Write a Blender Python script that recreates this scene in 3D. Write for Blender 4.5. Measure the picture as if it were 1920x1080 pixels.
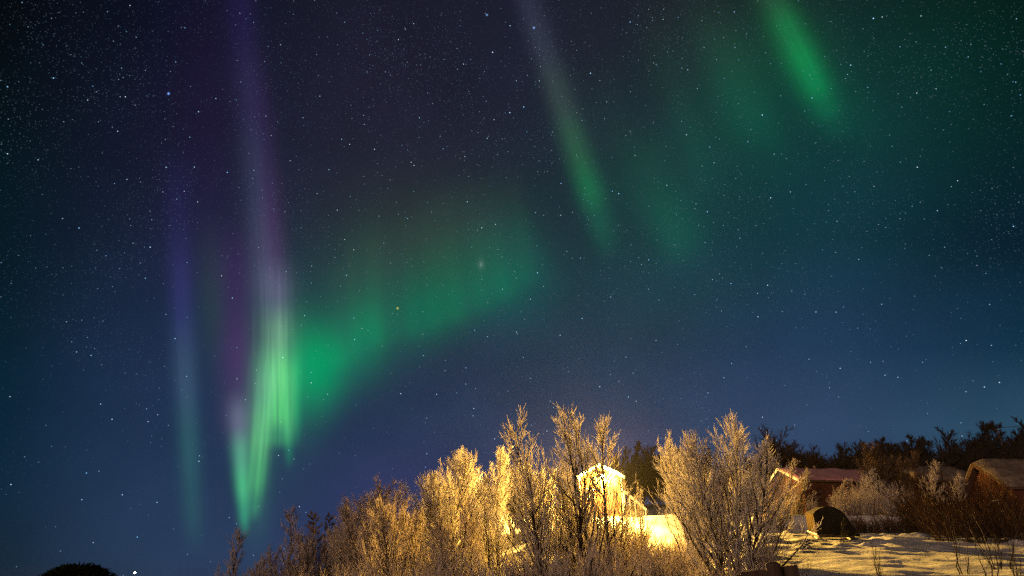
import bpy, math, random
import numpy as np
from mathutils import Vector

for _o in list(bpy.data.objects):
    bpy.data.objects.remove(_o)
SC = bpy.context.scene
COL = SC.collection
rad = math.radians

# ------------------------------------------------------------------ camera
PITCH = 26.75
FPX = 1920 * 20.0 / 36.0
cam_d = bpy.data.cameras.new("camera")
cam_d.lens = 20.0
cam_d.sensor_width = 36.0
cam_d.clip_start = 0.1
cam_d.clip_end = 8000
cam = bpy.data.objects.new("camera", cam_d)
COL.objects.link(cam)
cam.location = (0, 0, 0)
cam.rotation_euler = (rad(90 + PITCH), 0, 0)
SC.camera = cam
CP, SP = math.cos(rad(PITCH)), math.sin(rad(PITCH))


def ray(px, py):
    u, v = (px - 960) / FPX, (540 - py) / FPX
    return np.array([u, CP - v * SP, SP + v * CP])


def P(px, py, Y):
    d = ray(px, py)
    return d * (Y / d[1])


# ------------------------------------------------------------------ world: night sky, stars, northern lights
SC.view_settings.view_transform = 'Standard'
SC.view_settings.look = 'None'
SC.view_settings.exposure = 0.0
SC.view_settings.gamma = 1.0
SC.view_settings.use_curve_mapping = False

world = bpy.data.worlds.new("World")
SC.world = world
world.use_nodes = True
world.cycles.sampling_method = 'MANUAL'
world.cycles.sample_map_resolution = 256
NT = world.node_tree
NT.nodes.clear()


def lin(c):
    c = c / 255.0
    return c / 12.92 if c <= 0.04045 else ((c + 0.055) / 1.055) ** 2.4


def srgb(r, g, b):
    return (lin(r), lin(g), lin(b), 1.0)


class W:
    """tiny helper for wiring math nodes"""

    def __init__(self, nt):
        self.nt = nt

    def node(self, t, **kw):
        n = self.nt.nodes.new(t)
        for k, v in kw.items():
            setattr(n, k, v)
        return n

    def put(self, sock, v):
        if isinstance(v, bpy.types.NodeSocket):
            self.nt.links.new(v, sock)
        else:
            if isinstance(v, tuple) and len(v) == 4 and sock.type == 'VECTOR':
                v = v[:3]
            sock.default_value = v

    def m(self, op, a, b=None, c=None, clamp=False):
        n = self.node('ShaderNodeMath', operation=op, use_clamp=clamp)
        self.put(n.inputs[0], a)
        if b is not None:
            self.put(n.inputs[1], b)
        if c is not None:
            self.put(n.inputs[2], c)
        return n.outputs[0]

    def vm(self, op, a, b=None):
        n = self.node('ShaderNodeVectorMath', operation=op)
        self.put(n.inputs[0], a)
        if b is not None:
            if op == 'SCALE':
                self.put(n.inputs['Scale'], b)
            else:
                self.put(n.inputs[1], b)
        return n.outputs['Value'] if op in ('DOT_PRODUCT', 'LENGTH', 'DISTANCE') else n.outputs['Vector']

    def ramp(self, f, stops, interp='EASE'):
        n = self.node('ShaderNodeValToRGB')
        cr = n.color_ramp
        cr.interpolation = interp
        while len(cr.elements) > 1:
            cr.elements.remove(cr.elements[-1])
        stops = sorted(stops, key=lambda s: s[0])
        cr.elements[0].position = max(0, min(1, stops[0][0]))
        cr.elements[0].color = stops[0][1]
        for p, c in stops[1:]:
            e = cr.elements.new(max(0, min(1, p)))
            e.color = c
        self.put(n.inputs[0], f)
        return n.outputs[0]

    def mix(self, f, a, b):
        n = self.node('ShaderNodeMix', data_type='RGBA')
        self.put(n.inputs['Factor'], f)
        self.put(n.inputs[6], a)
        self.put(n.inputs[7], b)
        return n.outputs[2]

    def sstep(self, x, a, b):
        n = self.node('ShaderNodeMapRange', interpolation_type='SMOOTHSTEP')
        self.put(n.inputs[0], x)
        n.inputs[1].default_value = a
        n.inputs[2].default_value = b
        return n.outputs[0]


w = W(NT)
tc = w.node('ShaderNodeTexCoord')
D = tc.outputs['Generated']
# a star chart: gnomonic coordinates about a fixed northern direction of the sky
dF = w.m('MAXIMUM', w.vm('DOT_PRODUCT', D, (0.0, CP, SP)), 0.12)
PX = w.m('MULTIPLY_ADD', w.m('DIVIDE', w.vm('DOT_PRODUCT', D, (1, 0, 0)), dF), FPX, 960.0)
PY = w.m('MULTIPLY_ADD', w.m('DIVIDE', w.vm('DOT_PRODUCT', D, (0, -SP, CP)), dF), -FPX, 540.0)

cols = [
    (-60, [(0, 2, 7, 12), (150, 2, 12, 18), (300, 1, 20, 28), (540, 2, 27, 37), (700, 2, 33, 50), (850, 8, 36, 56), (1000, 17, 40, 58), (1080, 18, 38, 54)]),
    (300, [(0, 9, 16, 32), (200, 15, 21, 39), (400, 20, 28, 49), (600, 24, 42, 70), (800, 28, 50, 80), (1000, 39, 60, 89)]),
    (720, [(0, 24, 25, 42), (250, 31, 31, 50), (450, 31, 38, 55), (650, 29, 46, 74), (800, 30, 52, 82), (950, 42, 54, 94)]),
    (1100, [(0, 25, 27, 44), (250, 27, 34, 50), (450, 19, 41, 57), (650, 25, 50, 76), (800, 34, 59, 91), (920, 52, 63, 98)]),
    (1500, [(0, 14, 31, 35), (250, 12, 40, 49), (450, 11, 42, 60), (650, 28, 55, 86), (800, 44, 67, 99)]),
    (1960, [(0, 2, 25, 20), (250, 3, 31, 36), (450, 4, 29, 44), (650, 14, 47, 69), (800, 42, 76, 99)]),
]
fy = w.m('MULTIPLY', PY, 1 / 1200.0, clamp=True)
base = None
for i, (cx, st) in enumerate(cols):
    c = w.ramp(fy, [(y / 1200.0, srgb(r, g, b)) for y, r, g, b in st], 'B_SPLINE' if len(st) > 5 else 'LINEAR')
    if base is None:
        base = c
    else:
        base = w.mix(w.sstep(PX, cols[i - 1][0], cx), base, c)

# slow mottling of the air glow
nz = w.node('ShaderNodeTexNoise')
NT.links.new(D, nz.inputs['Vector'])
nz.inputs['Scale'].default_value = 7.0
nz.inputs['Detail'].default_value = 3.0
mott = w.m('MULTIPLY_ADD', nz.outputs[0], 0.5, 0.75)
base = w.vm('SCALE', base, mott)
GLOWS, BEAMS, STARS = [base], [], []      # summed in small groups, one background each


def gauss(q):
    return w.m('EXPONENT', w.m('MULTIPLY', q, -0.5))


def beam(p0, p1, wd, stops, wd2=None, streak=0.0, seed=0.0, taper=0.0):
    """a ray of the aurora from p0 to p1 on the star chart; wd: half width on one side, wd2: on the other"""
    p0, p1 = np.array(p0, float), np.array(p1, float)
    L = np.linalg.norm(p1 - p0)
    t = (p1 - p0) / L
    n = np.array([-t[1], t[0]])
    rx = w.m('SUBTRACT', PX, p0[0])
    ry = w.m('SUBTRACT', PY, p0[1])
    s = w.m('MULTIPLY_ADD', ry, n[1], w.m('MULTIPLY', rx, n[0]))
    a = w.m('MULTIPLY_ADD', ry, t[1] / L, w.m('MULTIPLY', rx, t[0] / L), clamp=True)
    if wd2 is None:
        q = w.m('MULTIPLY', s, 1.0 / wd)
    else:
        q = w.m('MAXIMUM', w.m('MULTIPLY', s, 1.0 / wd), w.m('MULTIPLY', s, -1.0 / wd2))
    if taper > 0:
        q = w.m('DIVIDE', q, w.m('MULTIPLY_ADD', a, -taper, 1.0))
    g = gauss(w.m('POWER', w.m('ABSOLUTE', q), 2.0))
    if streak > 0:
        k = w.node('ShaderNodeTexNoise', noise_dimensions='2D')
        cb = w.node('ShaderNodeCombineXYZ')
        w.put(cb.inputs[0], w.m('MULTIPLY_ADD', s, 0.11, seed))
        w.put(cb.inputs[1], w.m('MULTIPLY', a, 1.1))
        NT.links.new(cb.outputs[0], k.inputs['Vector'])
        k.inputs['Scale'].default_value = 1.0
        k.inputs['Detail'].default_value = 3.0
        g = w.m('MULTIPLY', g, w.m('MULTIPLY_ADD', w.m('SUBTRACT', k.outputs[0], 0.5), 2 * streak, 1.0))
    c = w.ramp(a, [(p, (r, gg, b, 1)) for p, r, gg, b in stops])
    BEAMS.append(w.vm('SCALE', c, g))


def glow(c, rx, ry, col, p=2.0):
    dx = w.m('MULTIPLY', w.m('SUBTRACT', PX, c[0]), 1.0 / rx)
    dy = w.m('MULTIPLY', w.m('SUBTRACT', PY, c[1]), 1.0 / ry)
    q = w.m('MULTIPLY_ADD', dx, dx, w.m('MULTIPLY', dy, dy))
    if p != 2.0:
        q = w.m('POWER', q, p / 2.0)
    GLOWS.append(w.vm('SCALE', col, gauss(q)))


# violet columns on the left
beam((443, -120), (505, 640), 20, [(0, .004, .002, .020), (.2, .006, .003, .025), (.4, .010, .009, .029), (.6, .013, .020, .036), (.82, .028, .032, .052), (1, 0, 0, 0)], streak=.3)
beam((478, 60), (528, 640), 17, [(0, 0, 0, 0), (.3, .007, 0, .012), (.75, .030, .003, .036), (1, 0, 0, 0)])
beam((385, -150), (395, 640), 62, [(0, .002, 0, .006), (.5, .005, .0, .011), (.8, .006, .0, .014), (1, 0, 0, 0)])
beam((440, 380), (452, 860), 25, [(0, 0, 0, 0), (.35, .020, .0, .026), (.6, .040, .0, .042), (.82, .036, .012, .036), (1, 0, 0, 0)])
beam((325, 240), (366, 1060), 18, [(0, 0, 0, 0), (.2, .004, .003, .022), (.4, .014, .012, .065), (.58, .024, .046, .066), (.72, .010, .055, .040), (.86, .004, .034, .014), (1, 0, 0, 0)], streak=.2, seed=4., taper=.3)
beam((393, 360), (402, 760), 22, [(0, 0, 0, 0), (.5, .006, .018, .004), (1, 0, 0, 0)])
# bright green curtain
beam((522, 470), (523, 850), 26, [(0, 0, 0, 0), (.22, .05, .05, .075), (.42, .11, .21, .12), (.62, .090, .36, .09), (.8, .060, .36, .07), (.92, .02, .16, .04), (1, 0, 0, 0)], wd2=20, streak=.75, taper=.25)
beam((506, 620), (474, 985), 19, [(0, 0, 0, 0), (.3, .07, .20, .11), (.55, .080, .34, .09), (.75, .045, .28, .06), (.9, .012, .12, .03), (1, 0, 0, 0)], streak=.6, seed=9., taper=.62)
beam((444, 720), (460, 1015), 15, [(0, 0, 0, 0), (.25, .07, .09, .11), (.45, .07, .28, .14), (.65, .048, .38, .12), (.82, .016, .22, .075), (1, 0, 0, 0)], wd2=15, taper=.62)
beam((540, 650), (542, 885), 12, [(0, 0, 0, 0), (.3, .03, .15, .04), (.65, .03, .2, .05), (.85, .0, .08, .02), (1, 0, 0, 0)], taper=.6)
beam((556, 620), (558, 850), 8, [(0, 0, 0, 0), (.4, .0, .08, .02), (.7, .0, .09, .02), (1, 0, 0, 0)], taper=.4)
glow((480, 880), 18, 75, (.012, .075, .022, 1))
glow((525, 700), 40, 110, (.006, .05, .018, 1))
# the green bank that leaves it to the right
glow((598, 690), 40, 54, (-.009, .135, .024, 1), 2.4)
glow((570, 695), 42, 74, (-.004, .11, .020, 1), 2.4)
glow((645, 664), 50, 48, (-.003, .048, .011, 1))
glow((690, 622), 23, 42, (-.005, .060, .016, 1))
beam((688, 690), (686, 370), 26, [(0, 0, 0, 0), (.25, .0, .030, .004), (.5, .003, .018, .003), (1, 0, 0, 0)])
beam((600, 715), (1050, 465), 38, [(0, 0, 0, 0), (.2, .0, .028, .008), (.42, .0, .030, .008), (.58, .0, .038, .010), (.74, .0, .034, .011), (.88, .0, .016, .008), (1, 0, 0, 0)], wd2=78)
glow((790, 590), 42, 42, (-.007, .036, .006, 1))
glow((880, 545), 90, 50, (-.007, .022, .004, 1))
glow((800, 450), 130, 80, (.008, .018, .002, 1))
glow((640, 560), 70, 70, (.0, .020, .006, 1))
glow((975, 500), 50, 80, (-.003, .016, .008, 1))
for x0, y0, x1, y1, wd_, k_ in ((640, 705, 628, 470, 16, .030), (668, 690, 655, 430, 10, .020), (712, 668, 698, 400, 13, .024), (742, 655, 726, 410, 10, .016),
                                (776, 650, 758, 380, 16, .022), (818, 640, 796, 350, 14, .020), (858, 622, 832, 330, 17, .024), (905, 600, 876, 320, 15, .018),
                                (948, 580, 915, 310, 18, .020), (992, 550, 955, 300, 14, .014)):
    beam((x0, y0), (x1, y1), wd_, [(0, 0, 0, 0), (.14, .0, k_ * 1.4, k_ * .3), (.4, .001, k_ * .8, k_ * .15), (.75, .003, k_ * .3, k_ * .05), (1, 0, 0, 0)])
# slanting rays further up
beam((965, -70), (1152, 505), 16, [(0, .012, .008, .024), (.25, .016, .020, .030), (.45, .020, .036, .024), (.6, .012, .066, .020), (.74, .001, .098, .022), (.84, .0, .045, .014), (1, 0, 0, 0)], wd2=19, streak=.2, seed=2.)
beam((1195, 210), (1292, 530), 27, [(0, 0, 0, 0), (.35, .0, .014, .004), (.7, .0, .034, .012), (1, 0, 0, 0)], wd2=36)
beam((1410, -90), (1585, 272), 23, [(0, .004, .022, .006), (.22, .010, .050, .016), (.4, .004, .12, .028), (.56, .001, .165, .034), (.68, .0, .145, .034), (.8, .0, .07, .02), (.9, .0, .022, .008), (1, 0, 0, 0)], wd2=20, streak=.15, seed=6.)
for x0, y0, x1, y1, wd_, k_ in ((1215, 20, 1345, 400, 20, .012), (1290, -20, 1425, 300, 26, .016), (1345, 10, 1470, 330, 22, .012), (1130, 120, 1235, 480, 22, .009), (1500, -60, 1650, 320, 30, .010), (1060, 60, 1200, 470, 26, .006)):
    beam((x0, y0), (x1, y1), wd_, [(0, .001, k_ * .1, 0), (.35, .001, k_ * .6, k_ * .2), (.7, .0, k_, k_ * .4), (1, 0, 0, 0)])
beam((1400, -60), (1560, 260), 62, [(0, 0, 0, 0), (.5, .0, .014, .003), (1, 0, 0, 0)])
glow((1385, 180), 62, 80, (.0, .016, .005, 1))
glow((1320, 60), 110, 90, (.004, .004, .0, 1))
glow((1460, 330), 210, 170, (.0, .014, .007, 1))
glow((1690, 110), 170, 150, (.0, .010, .005, 1))
glow((1290, 330), 120, 170, (.0, .005, .002, 1))
glow((1240, 430), 110, 130, (.0, .007, .002, 1))
glow((1130, 560), 130, 70, (.0, .007, .002, 1))
glow((1160, 865), 70, 40, (.018, .004, .014, 1))
glow((760, 900), 90, 50, (.006, .0, .006, 1))
glow((902, 496), 1.8, 3.0, (.10, .13, .12, 1), 1.2)      # the faint galaxy
glow((745.5, 578), 1.2, 1.2, (.6, .5, .06, 1))
glow((316, 175.5), 1.3, 1.3, (.25, .5, 1.3, 1))
glow((913, 28), 1.1, 1.1, (.2, .4, .8, 1))
glow((1001, 52), 1.2, 1.2, (.25, .45, .9, 1))


def stars(scale, r, gain, power, seed, dens=None):
    v = w.node('ShaderNodeTexVoronoi', voronoi_dimensions='3D', feature='F1', distance='EUCLIDEAN')
    vec = w.vm('ADD', D, (seed * .37, seed * .71, seed * 1.13))
    NT.links.new(vec, v.inputs['Vector'])
    v.inputs['Scale'].default_value = scale
    d = w.m('DIVIDE', v.outputs['Distance'], r * scale)
    k = w.m('SUBTRACT', 1.0, w.m('MULTIPLY', d, d), clamp=True)
    sp = w.node('ShaderNodeSeparateColor')
    NT.links.new(v.outputs['Color'], sp.inputs[0])
    b = w.m('POWER', sp.outputs[0], power)
    b = w.m('MULTIPLY', w.m('MULTIPLY', b, gain), k)
    if dens is not None:
        b = w.m('MULTIPLY', b, dens)
    col = w.mix(sp.outputs[1], (.30, .78, 1.35, 1), (.85, 1.0, 1.1, 1))
    STARS.append(w.vm('SCALE', col, b))


# denser star clouds toward the upper right and upper left
dn = w.node('ShaderNodeTexNoise')
NT.links.new(D, dn.inputs['Vector'])
dn.inputs['Scale'].default_value = 9.0
dens = w.m('MULTIPLY', w.sstep(PY, 1150, 250), w.m('MULTIPLY_ADD', w.sstep(dn.outputs[0], .35, .7), 1.1, .45))
stars(38, .00112, 1.5, 2.0, 1.0)
stars(80, .0009, 1.2, 1.8, 2.0)
stars(140, .00085, 0.42, 2.0, 3.0, dens)
stars(330, .0008, 0.07, 0.8, 5.0, dens)
sky_sum = None
for lst in ([GLOWS] + [BEAMS[i:i + 6] for i in range(0, len(BEAMS), 6)] + [STARS]):
    tot = lst[0]
    for x_ in lst[1:]:
        tot = w.vm('ADD', tot, x_)
    if lst is GLOWS:
        tot = w.vm('MAXIMUM', tot, (0, 0, 0))
    bg = w.node('ShaderNodeBackground')
    NT.links.new(tot, bg.inputs[0])
    bg.inputs[1].default_value = 1.0
    if sky_sum is None:
        sky_sum = bg.outputs[0]
    else:
        ad = w.node('ShaderNodeAddShader')
        NT.links.new(sky_sum, ad.inputs[0])
        NT.links.new(bg.outputs[0], ad.inputs[1])
        sky_sum = ad.outputs[0]
wo = w.node('ShaderNodeOutputWorld')
NT.links.new(sky_sum, wo.inputs[0])

# weak low warm fill light, added behind the camera to lift the tree fronts
sun_d = bpy.data.lights.new("warm_fill", 'SUN')
sun_d.energy = 1.4
sun_d.angle = rad(6)
sun_d.color = (1.0, 0.60, 0.42)
sun = bpy.data.objects.new("warm_fill", sun_d)
COL.objects.link(sun)
sun.rotation_euler = (rad(84), 0, rad(-34))

SC.cycles.filter_width = 1.3
SC.cycles.max_bounces = 6
SC.cycles.diffuse_bounces = 4
SC.cycles.glossy_bounces = 2
SC.cycles.transmission_bounces = 5
SC.cycles.transparent_max_bounces = 6
SC.cycles.use_denoising = False
SC.cycles.caustics_reflective = False
SC.cycles.caustics_refractive = False
SC.cycles.sample_clamp_indirect = 4.0

LAMP = P(1129, 893, 51.62)
LAMP_COL = (1.0, 0.54, 0.09)
LAMP_POWER = 360000.0

# ------------------------------------------------------------------ materials


def new_mat(name):
    m = bpy.data.materials.new(name)
    m.use_nodes = True
    nt = m.node_tree
    nt.nodes.clear()
    return m, W(nt)


def simple_mat(name, c1, c2, scale=6.0, rough=0.7, bump=0.0, bscale=None, coords='Object', stretch=(1, 1, 1), spec=0.3, thr=(.35, .65)):
    m, q = new_mat(name)
    nt = q.nt
    t = q.node('ShaderNodeTexCoord')
    mp = q.node('ShaderNodeMapping')
    mp.inputs['Scale'].default_value = stretch
    nt.links.new(t.outputs[coords], mp.inputs[0])
    n = q.node('ShaderNodeTexNoise')
    nt.links.new(mp.outputs[0], n.inputs['Vector'])
    n.inputs['Scale'].default_value = scale
    n.inputs['Detail'].default_value = 6
    n.inputs['Roughness'].default_value = .65
    c = q.mix(q.sstep(n.outputs[0], thr[0], thr[1]), (*c1, 1), (*c2, 1))
    b = q.node('ShaderNodeBsdfPrincipled')
    nt.links.new(c, b.inputs['Base Color'])
    b.inputs['Roughness'].default_value = rough
    b.inputs['Specular IOR Level'].default_value = spec
    if bump > 0:
        n2 = q.node('ShaderNodeTexNoise')
        nt.links.new(mp.outputs[0], n2.inputs['Vector'])
        n2.inputs['Scale'].default_value = bscale or scale * 3
        n2.inputs['Detail'].default_value = 5
        bp = q.node('ShaderNodeBump')
        bp.inputs['Strength'].default_value = bump
        bp.inputs['Distance'].default_value = .05
        nt.links.new(n2.outputs[0], bp.inputs['Height'])
        nt.links.new(bp.outputs[0], b.inputs['Normal'])
    o = q.node('ShaderNodeOutputMaterial')
    nt.links.new(b.outputs[0], o.inputs[0])
    return m


def twig_mat(name, c1, c2, trans):
    m, q = new_mat(name)
    nt = q.nt
    t = q.node('ShaderNodeTexCoord')
    n = q.node('ShaderNodeTexNoise')
    nt.links.new(t.outputs['Object'], n.inputs['Vector'])
    n.inputs['Scale'].default_value = 4.0
    n.inputs['Detail'].default_value = 5
    c = q.mix(q.sstep(n.outputs[0], .36, .62), (*c1, 1), (*c2, 1))
    d = q.node('ShaderNodeBsdfDiffuse')
    nt.links.new(c, d.inputs[0])
    tr = q.node('ShaderNodeBsdfTranslucent')
    nt.links.new(c, tr.inputs[0])
    mx = q.node('ShaderNodeMixShader')
    mx.inputs[0].default_value = trans
    nt.links.new(d.outputs[0], mx.inputs[1])
    nt.links.new(tr.outputs[0], mx.inputs[2])
    o = q.node('ShaderNodeOutputMaterial')
    nt.links.new(mx.outputs[0], o.inputs[0])
    return m


def emit_mat(name, col, s):
    m, q = new_mat(name)
    e = q.node('ShaderNodeEmission')
    e.inputs[0].default_value = (*col, 1)
    e.inputs[1].default_value = s
    o = q.node('ShaderNodeOutputMaterial')
    q.nt.links.new(e.outputs[0], o.inputs[0])
    return m


M = {}
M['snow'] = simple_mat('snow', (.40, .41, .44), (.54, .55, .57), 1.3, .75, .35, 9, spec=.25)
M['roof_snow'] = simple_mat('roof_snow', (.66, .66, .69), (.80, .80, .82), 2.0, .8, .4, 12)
M['pink_roof'] = simple_mat('frosted_red_roof', (.36, .17, .20), (.46, .25, .28), 3.0, .6, .25, 14)
M['dull_roof'] = simple_mat('dull_roof', (.075, .062, .052), (.17, .14, .12), 2.0, .85, .4, 14)  # roof snow toned down to a dull grey-brown
M['red_wall'] = simple_mat('red_boards', (.040, .011, .007), (.066, .017, .010), 3.0, .8, .25, 20, stretch=(6, 6, .5))
M['cabin_wall'] = simple_mat('cabin_boards', (.20, .075, .03), (.28, .11, .05), 3.0, .75, .2, 20, stretch=(6, 6, .5))
M['dark_wall'] = simple_mat('dark_boards', (.05, .026, .018), (.085, .045, .03), 3.0, .85, .25, 20, stretch=(6, 6, .5))
M['white_trim'] = simple_mat('white_paint', (.70, .69, .66), (.78, .77, .75), 5.0, .5)
M['glass'] = simple_mat('dark_glass', (.015, .018, .022), (.02, .024, .03), 2.0, .08, spec=.8)
M['bark'] = simple_mat('birch_bark', (.022, .016, .012), (.075, .058, .046), 7.0, .85, .4, 30, stretch=(1, 1, .6), thr=(.45, .7))
M['dark_bark'] = simple_mat('dark_bark', (.022, .017, .014), (.045, .035, .03), 7.0, .9, .3, 30)
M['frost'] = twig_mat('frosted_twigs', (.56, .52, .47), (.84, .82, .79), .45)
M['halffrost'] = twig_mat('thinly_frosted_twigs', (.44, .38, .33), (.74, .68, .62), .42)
M['twig'] = twig_mat('darkened_twigs', (.016, .013, .013), (.04, .031, .028), .1)  # lack of light on the treeline put into this dark colour; saplings share it
M['browntwig'] = twig_mat('shaded_brown_twigs', (.024, .013, .009), (.055, .031, .022), .2)  # shading from shrubs and shed in the lamp's path, put into the colour
M['duskytwig'] = twig_mat('dusky_twigs', (.05, .036, .03), (.12, .085, .07), .2)
M['needle'] = twig_mat('juniper_needles', (.008, .014, .008), (.02, .03, .014), .1)
M['tarp'] = simple_mat('olive_tarpaulin', (.045, .029, .007), (.075, .050, .014), 2.5, .95, .5, 5, spec=.03)
M['tarp_shaded'] = simple_mat('shaded_tarpaulin', (.005, .005, .005), (.010, .009, .009), 2.5, .9, .5, 5, spec=.08)  # same tarpaulin, with the shade on its end darkened into the colour
M['tarp_top'] = simple_mat('skylit_tarpaulin', (.014, .012, .012), (.026, .022, .022), 2.5, .95, .5, 5, spec=.05)  # same tarpaulin, paler because sky light on top is put into the colour
M['metal'] = simple_mat('pale_metal', (.55, .54, .52), (.66, .65, .63), 8.0, .35)
M['wood'] = simple_mat('weathered_wood', (.032, .022, .018), (.065, .045, .036), 5.0, .85, .5, 25, stretch=(4, 4, .6))
M['black'] = simple_mat('black_iron', (.015, .015, .015), (.03, .03, .03), 6.0, .5)
M['bulb'] = emit_mat('lamp_bulb', (1.0, .66, .26), 2600.0)
M['far_bulb'] = emit_mat('street_lamp_bulb', (1.0, .93, .82), 25.0)

# ------------------------------------------------------------------ mesh helpers


class MB:
    def __init__(self):
        self.v, self.f = [], []

    def add(self, vs, fs):
        o = len(self.v)
        self.v += [tuple(map(float, x)) for x in vs]
        self.f += [tuple(i + o for i in f) for f in fs]

    def box(self, x0, x1, y0, y1, z0, z1):
        self.add([(x0, y0, z0), (x1, y0, z0), (x1, y1, z0), (x0, y1, z0), (x0, y0, z1), (x1, y0, z1), (x1, y1, z1), (x0, y1, z1)],
                 [(3, 2, 1, 0), (4, 5, 6, 7), (0, 1, 5, 4), (1, 2, 6, 5), (2, 3, 7, 6), (3, 0, 4, 7)])

    def bar(self, a, b, w_, h_, up=(0, 0, 1)):
        a, b = Vector(a), Vector(b)
        t = (b - a).normalized()
        s = t.cross(Vector(up))
        if s.length < 1e-4:
            s = t.cross(Vector((1, 0, 0)))
        s.normalize()
        u = s.cross(t)
        vs = []
        for p in (a, b):
            for i, j in ((-1, -1), (1, -1), (1, 1), (-1, 1)):
                vs.append(p + s * (i * w_ / 2) + u * (j * h_ / 2))
        self.add(vs, [(3, 2, 1, 0), (4, 5, 6, 7), (0, 1, 5, 4), (1, 2, 6, 5), (2, 3, 7, 6), (3, 0, 4, 7)])

    def tube(self, a, b, r0, r1=None, n=10):
        r1 = r0 if r1 is None else r1
        a, b = Vector(a), Vector(b)
        t = (b - a).normalized()
        s = t.cross(Vector((0, 0, 1)))
        if s.length < 1e-3:
            s = Vector((1, 0, 0))
        s.normalize()
        u = t.cross(s)
        vs = []
        for p, r in ((a, r0), (b, r1)):
            for k in range(n):
                an = 2 * math.pi * k / n
                vs.append(p + s * (r * math.cos(an)) + u * (r * math.sin(an)))
        fs = [(k, (k + 1) % n, n + (k + 1) % n, n + k) for k in range(n)]
        fs += [tuple(range(n - 1, -1, -1)), tuple(range(n, 2 * n))]
        self.add(vs, fs)

    def ball(self, c, rx, ry, rz, nu=14, nv=9):
        vs = [(c[0], c[1], c[2] - rz)]
        for j in range(1, nv):
            th = math.pi * j / nv
            for i in range(nu):
                ph = 2 * math.pi * i / nu
                vs.append((c[0] + rx * math.sin(th) * math.cos(ph), c[1] + ry * math.sin(th) * math.sin(ph), c[2] - rz * math.cos(th)))
        vs.append((c[0], c[1], c[2] + rz))
        fs = []
        for i in range(nu):
            fs.append((0, 1 + (i + 1) % nu, 1 + i))
        for j in range(nv - 2):
            for i in range(nu):
                a = 1 + j * nu + i
                b = 1 + j * nu + (i + 1) % nu
                fs.append((a, b, b + nu, a + nu))
        l = len(vs) - 1
        for i in range(nu):
            fs.append((l, 1 + (nv - 2) * nu + i, 1 + (nv - 2) * nu + (i + 1) % nu))
        self.add(vs, fs)

    def build(self, name, mat, parent=None, bevel=0.0, smooth=False, subsurf=0):
        me = bpy.data.meshes.new(name)
        me.from_pydata(self.v, [], self.f)
        me.validate()
        me.materials.append(mat)
        if smooth:
            me.polygons.foreach_set('use_smooth', [True] * len(me.polygons))
        o = bpy.data.objects.new(name, me)
        COL.objects.link(o)
        if parent is not None:
            o.parent = parent
        if bevel > 0:
            b = o.modifiers.new('bevel', 'BEVEL')
            b.width = bevel
            b.segments = 2
            b.limit_method = 'ANGLE'
        if subsurf:
            s = o.modifiers.new('subsurf', 'SUBSURF')
            s.levels = s.render_levels = subsurf
        return o


def np_mesh(name, verts, quads, mat, smooth=False):
    me = bpy.data.meshes.new(name)
    n, k = quads.shape
    me.vertices.add(len(verts))
    me.vertices.foreach_set('co', np.ascontiguousarray(verts, np.float32).ravel())
    me.loops.add(n * k)
    me.loops.foreach_set('vertex_index', np.ascontiguousarray(quads, np.int32).ravel())
    me.polygons.add(n)
    me.polygons.foreach_set('loop_start', np.arange(0, n * k, k, dtype=np.int32))
    if smooth:
        me.polygons.foreach_set('use_smooth', np.ones(n, bool))
    me.update(calc_edges=True)
    me.materials.append(mat)
    return me


def tag(o, label=None, cat=None, group=None, kind=None):
    for k, v in (('label', label), ('category', cat), ('group', group), ('kind', kind)):
        if v:
            o[k] = v
    return o


def thing(name, loc, label, cat, group=None, rz=0.0):
    o = bpy.data.objects.new(name, None)
    COL.objects.link(o)
    o.empty_display_size = .2
    o.location = tuple(map(float, loc))
    o.rotation_euler = (0, 0, rz)
    return tag(o, label, cat, group)


# ------------------------------------------------------------------ terrain


def vnoise(x, y, seed=0):
    xi, yi = np.floor(x).astype(np.int64), np.floor(y).astype(np.int64)
    fx, fy_ = x - xi, y - yi
    fx = fx * fx * (3 - 2 * fx)
    fy_ = fy_ * fy_ * (3 - 2 * fy_)

    def h(a, b):
        n = (a * 374761393 + b * 668265263 + seed * 974711) & 0x7fffffff
        n = ((n ^ (n >> 13)) * 1274126177) & 0x7fffffff
        return ((n ^ (n >> 16)) & 0xffff) / 65535.0
    return (h(xi, yi) * (1 - fx) + h(xi + 1, yi) * fx) * (1 - fy_) + (h(xi, yi + 1) * (1 - fx) + h(xi + 1, yi + 1) * fx) * fy_


def fbm(x, y, octs, seed=0):
    s, a, t = 0, 1.0, 0
    for i in range(octs):
        s = s + a * vnoise(x * 2 ** i + 17.3 * i, y * 2 ** i - 9.1 * i, seed + i)
        t += a
        a *= .5
    return s / t - .5


def sm(x, a, b):
    t = np.clip((x - a) / (b - a), 0, 1)
    return t * t * (3 - 2 * t)


C_P = np.array([(-3000, -1.7), (0, -1.7), (10, -2.0), (20, -1.5), (30, -.3), (40, 1.3), (45, 2.75), (50, 4.0), (55, 5.0), (60, 5.9), (70, 7.2), (90, 8.6), (200, 11), (3000, 14)])
R_P = np.array([(-3000, -1.7), (0, -1.7), (8, -.9), (12, -.15), (16, .02), (20, .35), (28, 1.3), (34, 1.95), (36.8, 2.25), (38.2, 3.35), (45, 3.9), (55, 5.0), (70, 6.9), (90, 8.6), (200, 11), (3000, 14)])
L_P = np.array([(-3000, -1.7), (0, -1.7), (15, -2.5), (30, -4.0), (50, -5.2), (80, -7), (200, -10), (3000, -14)])


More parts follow.
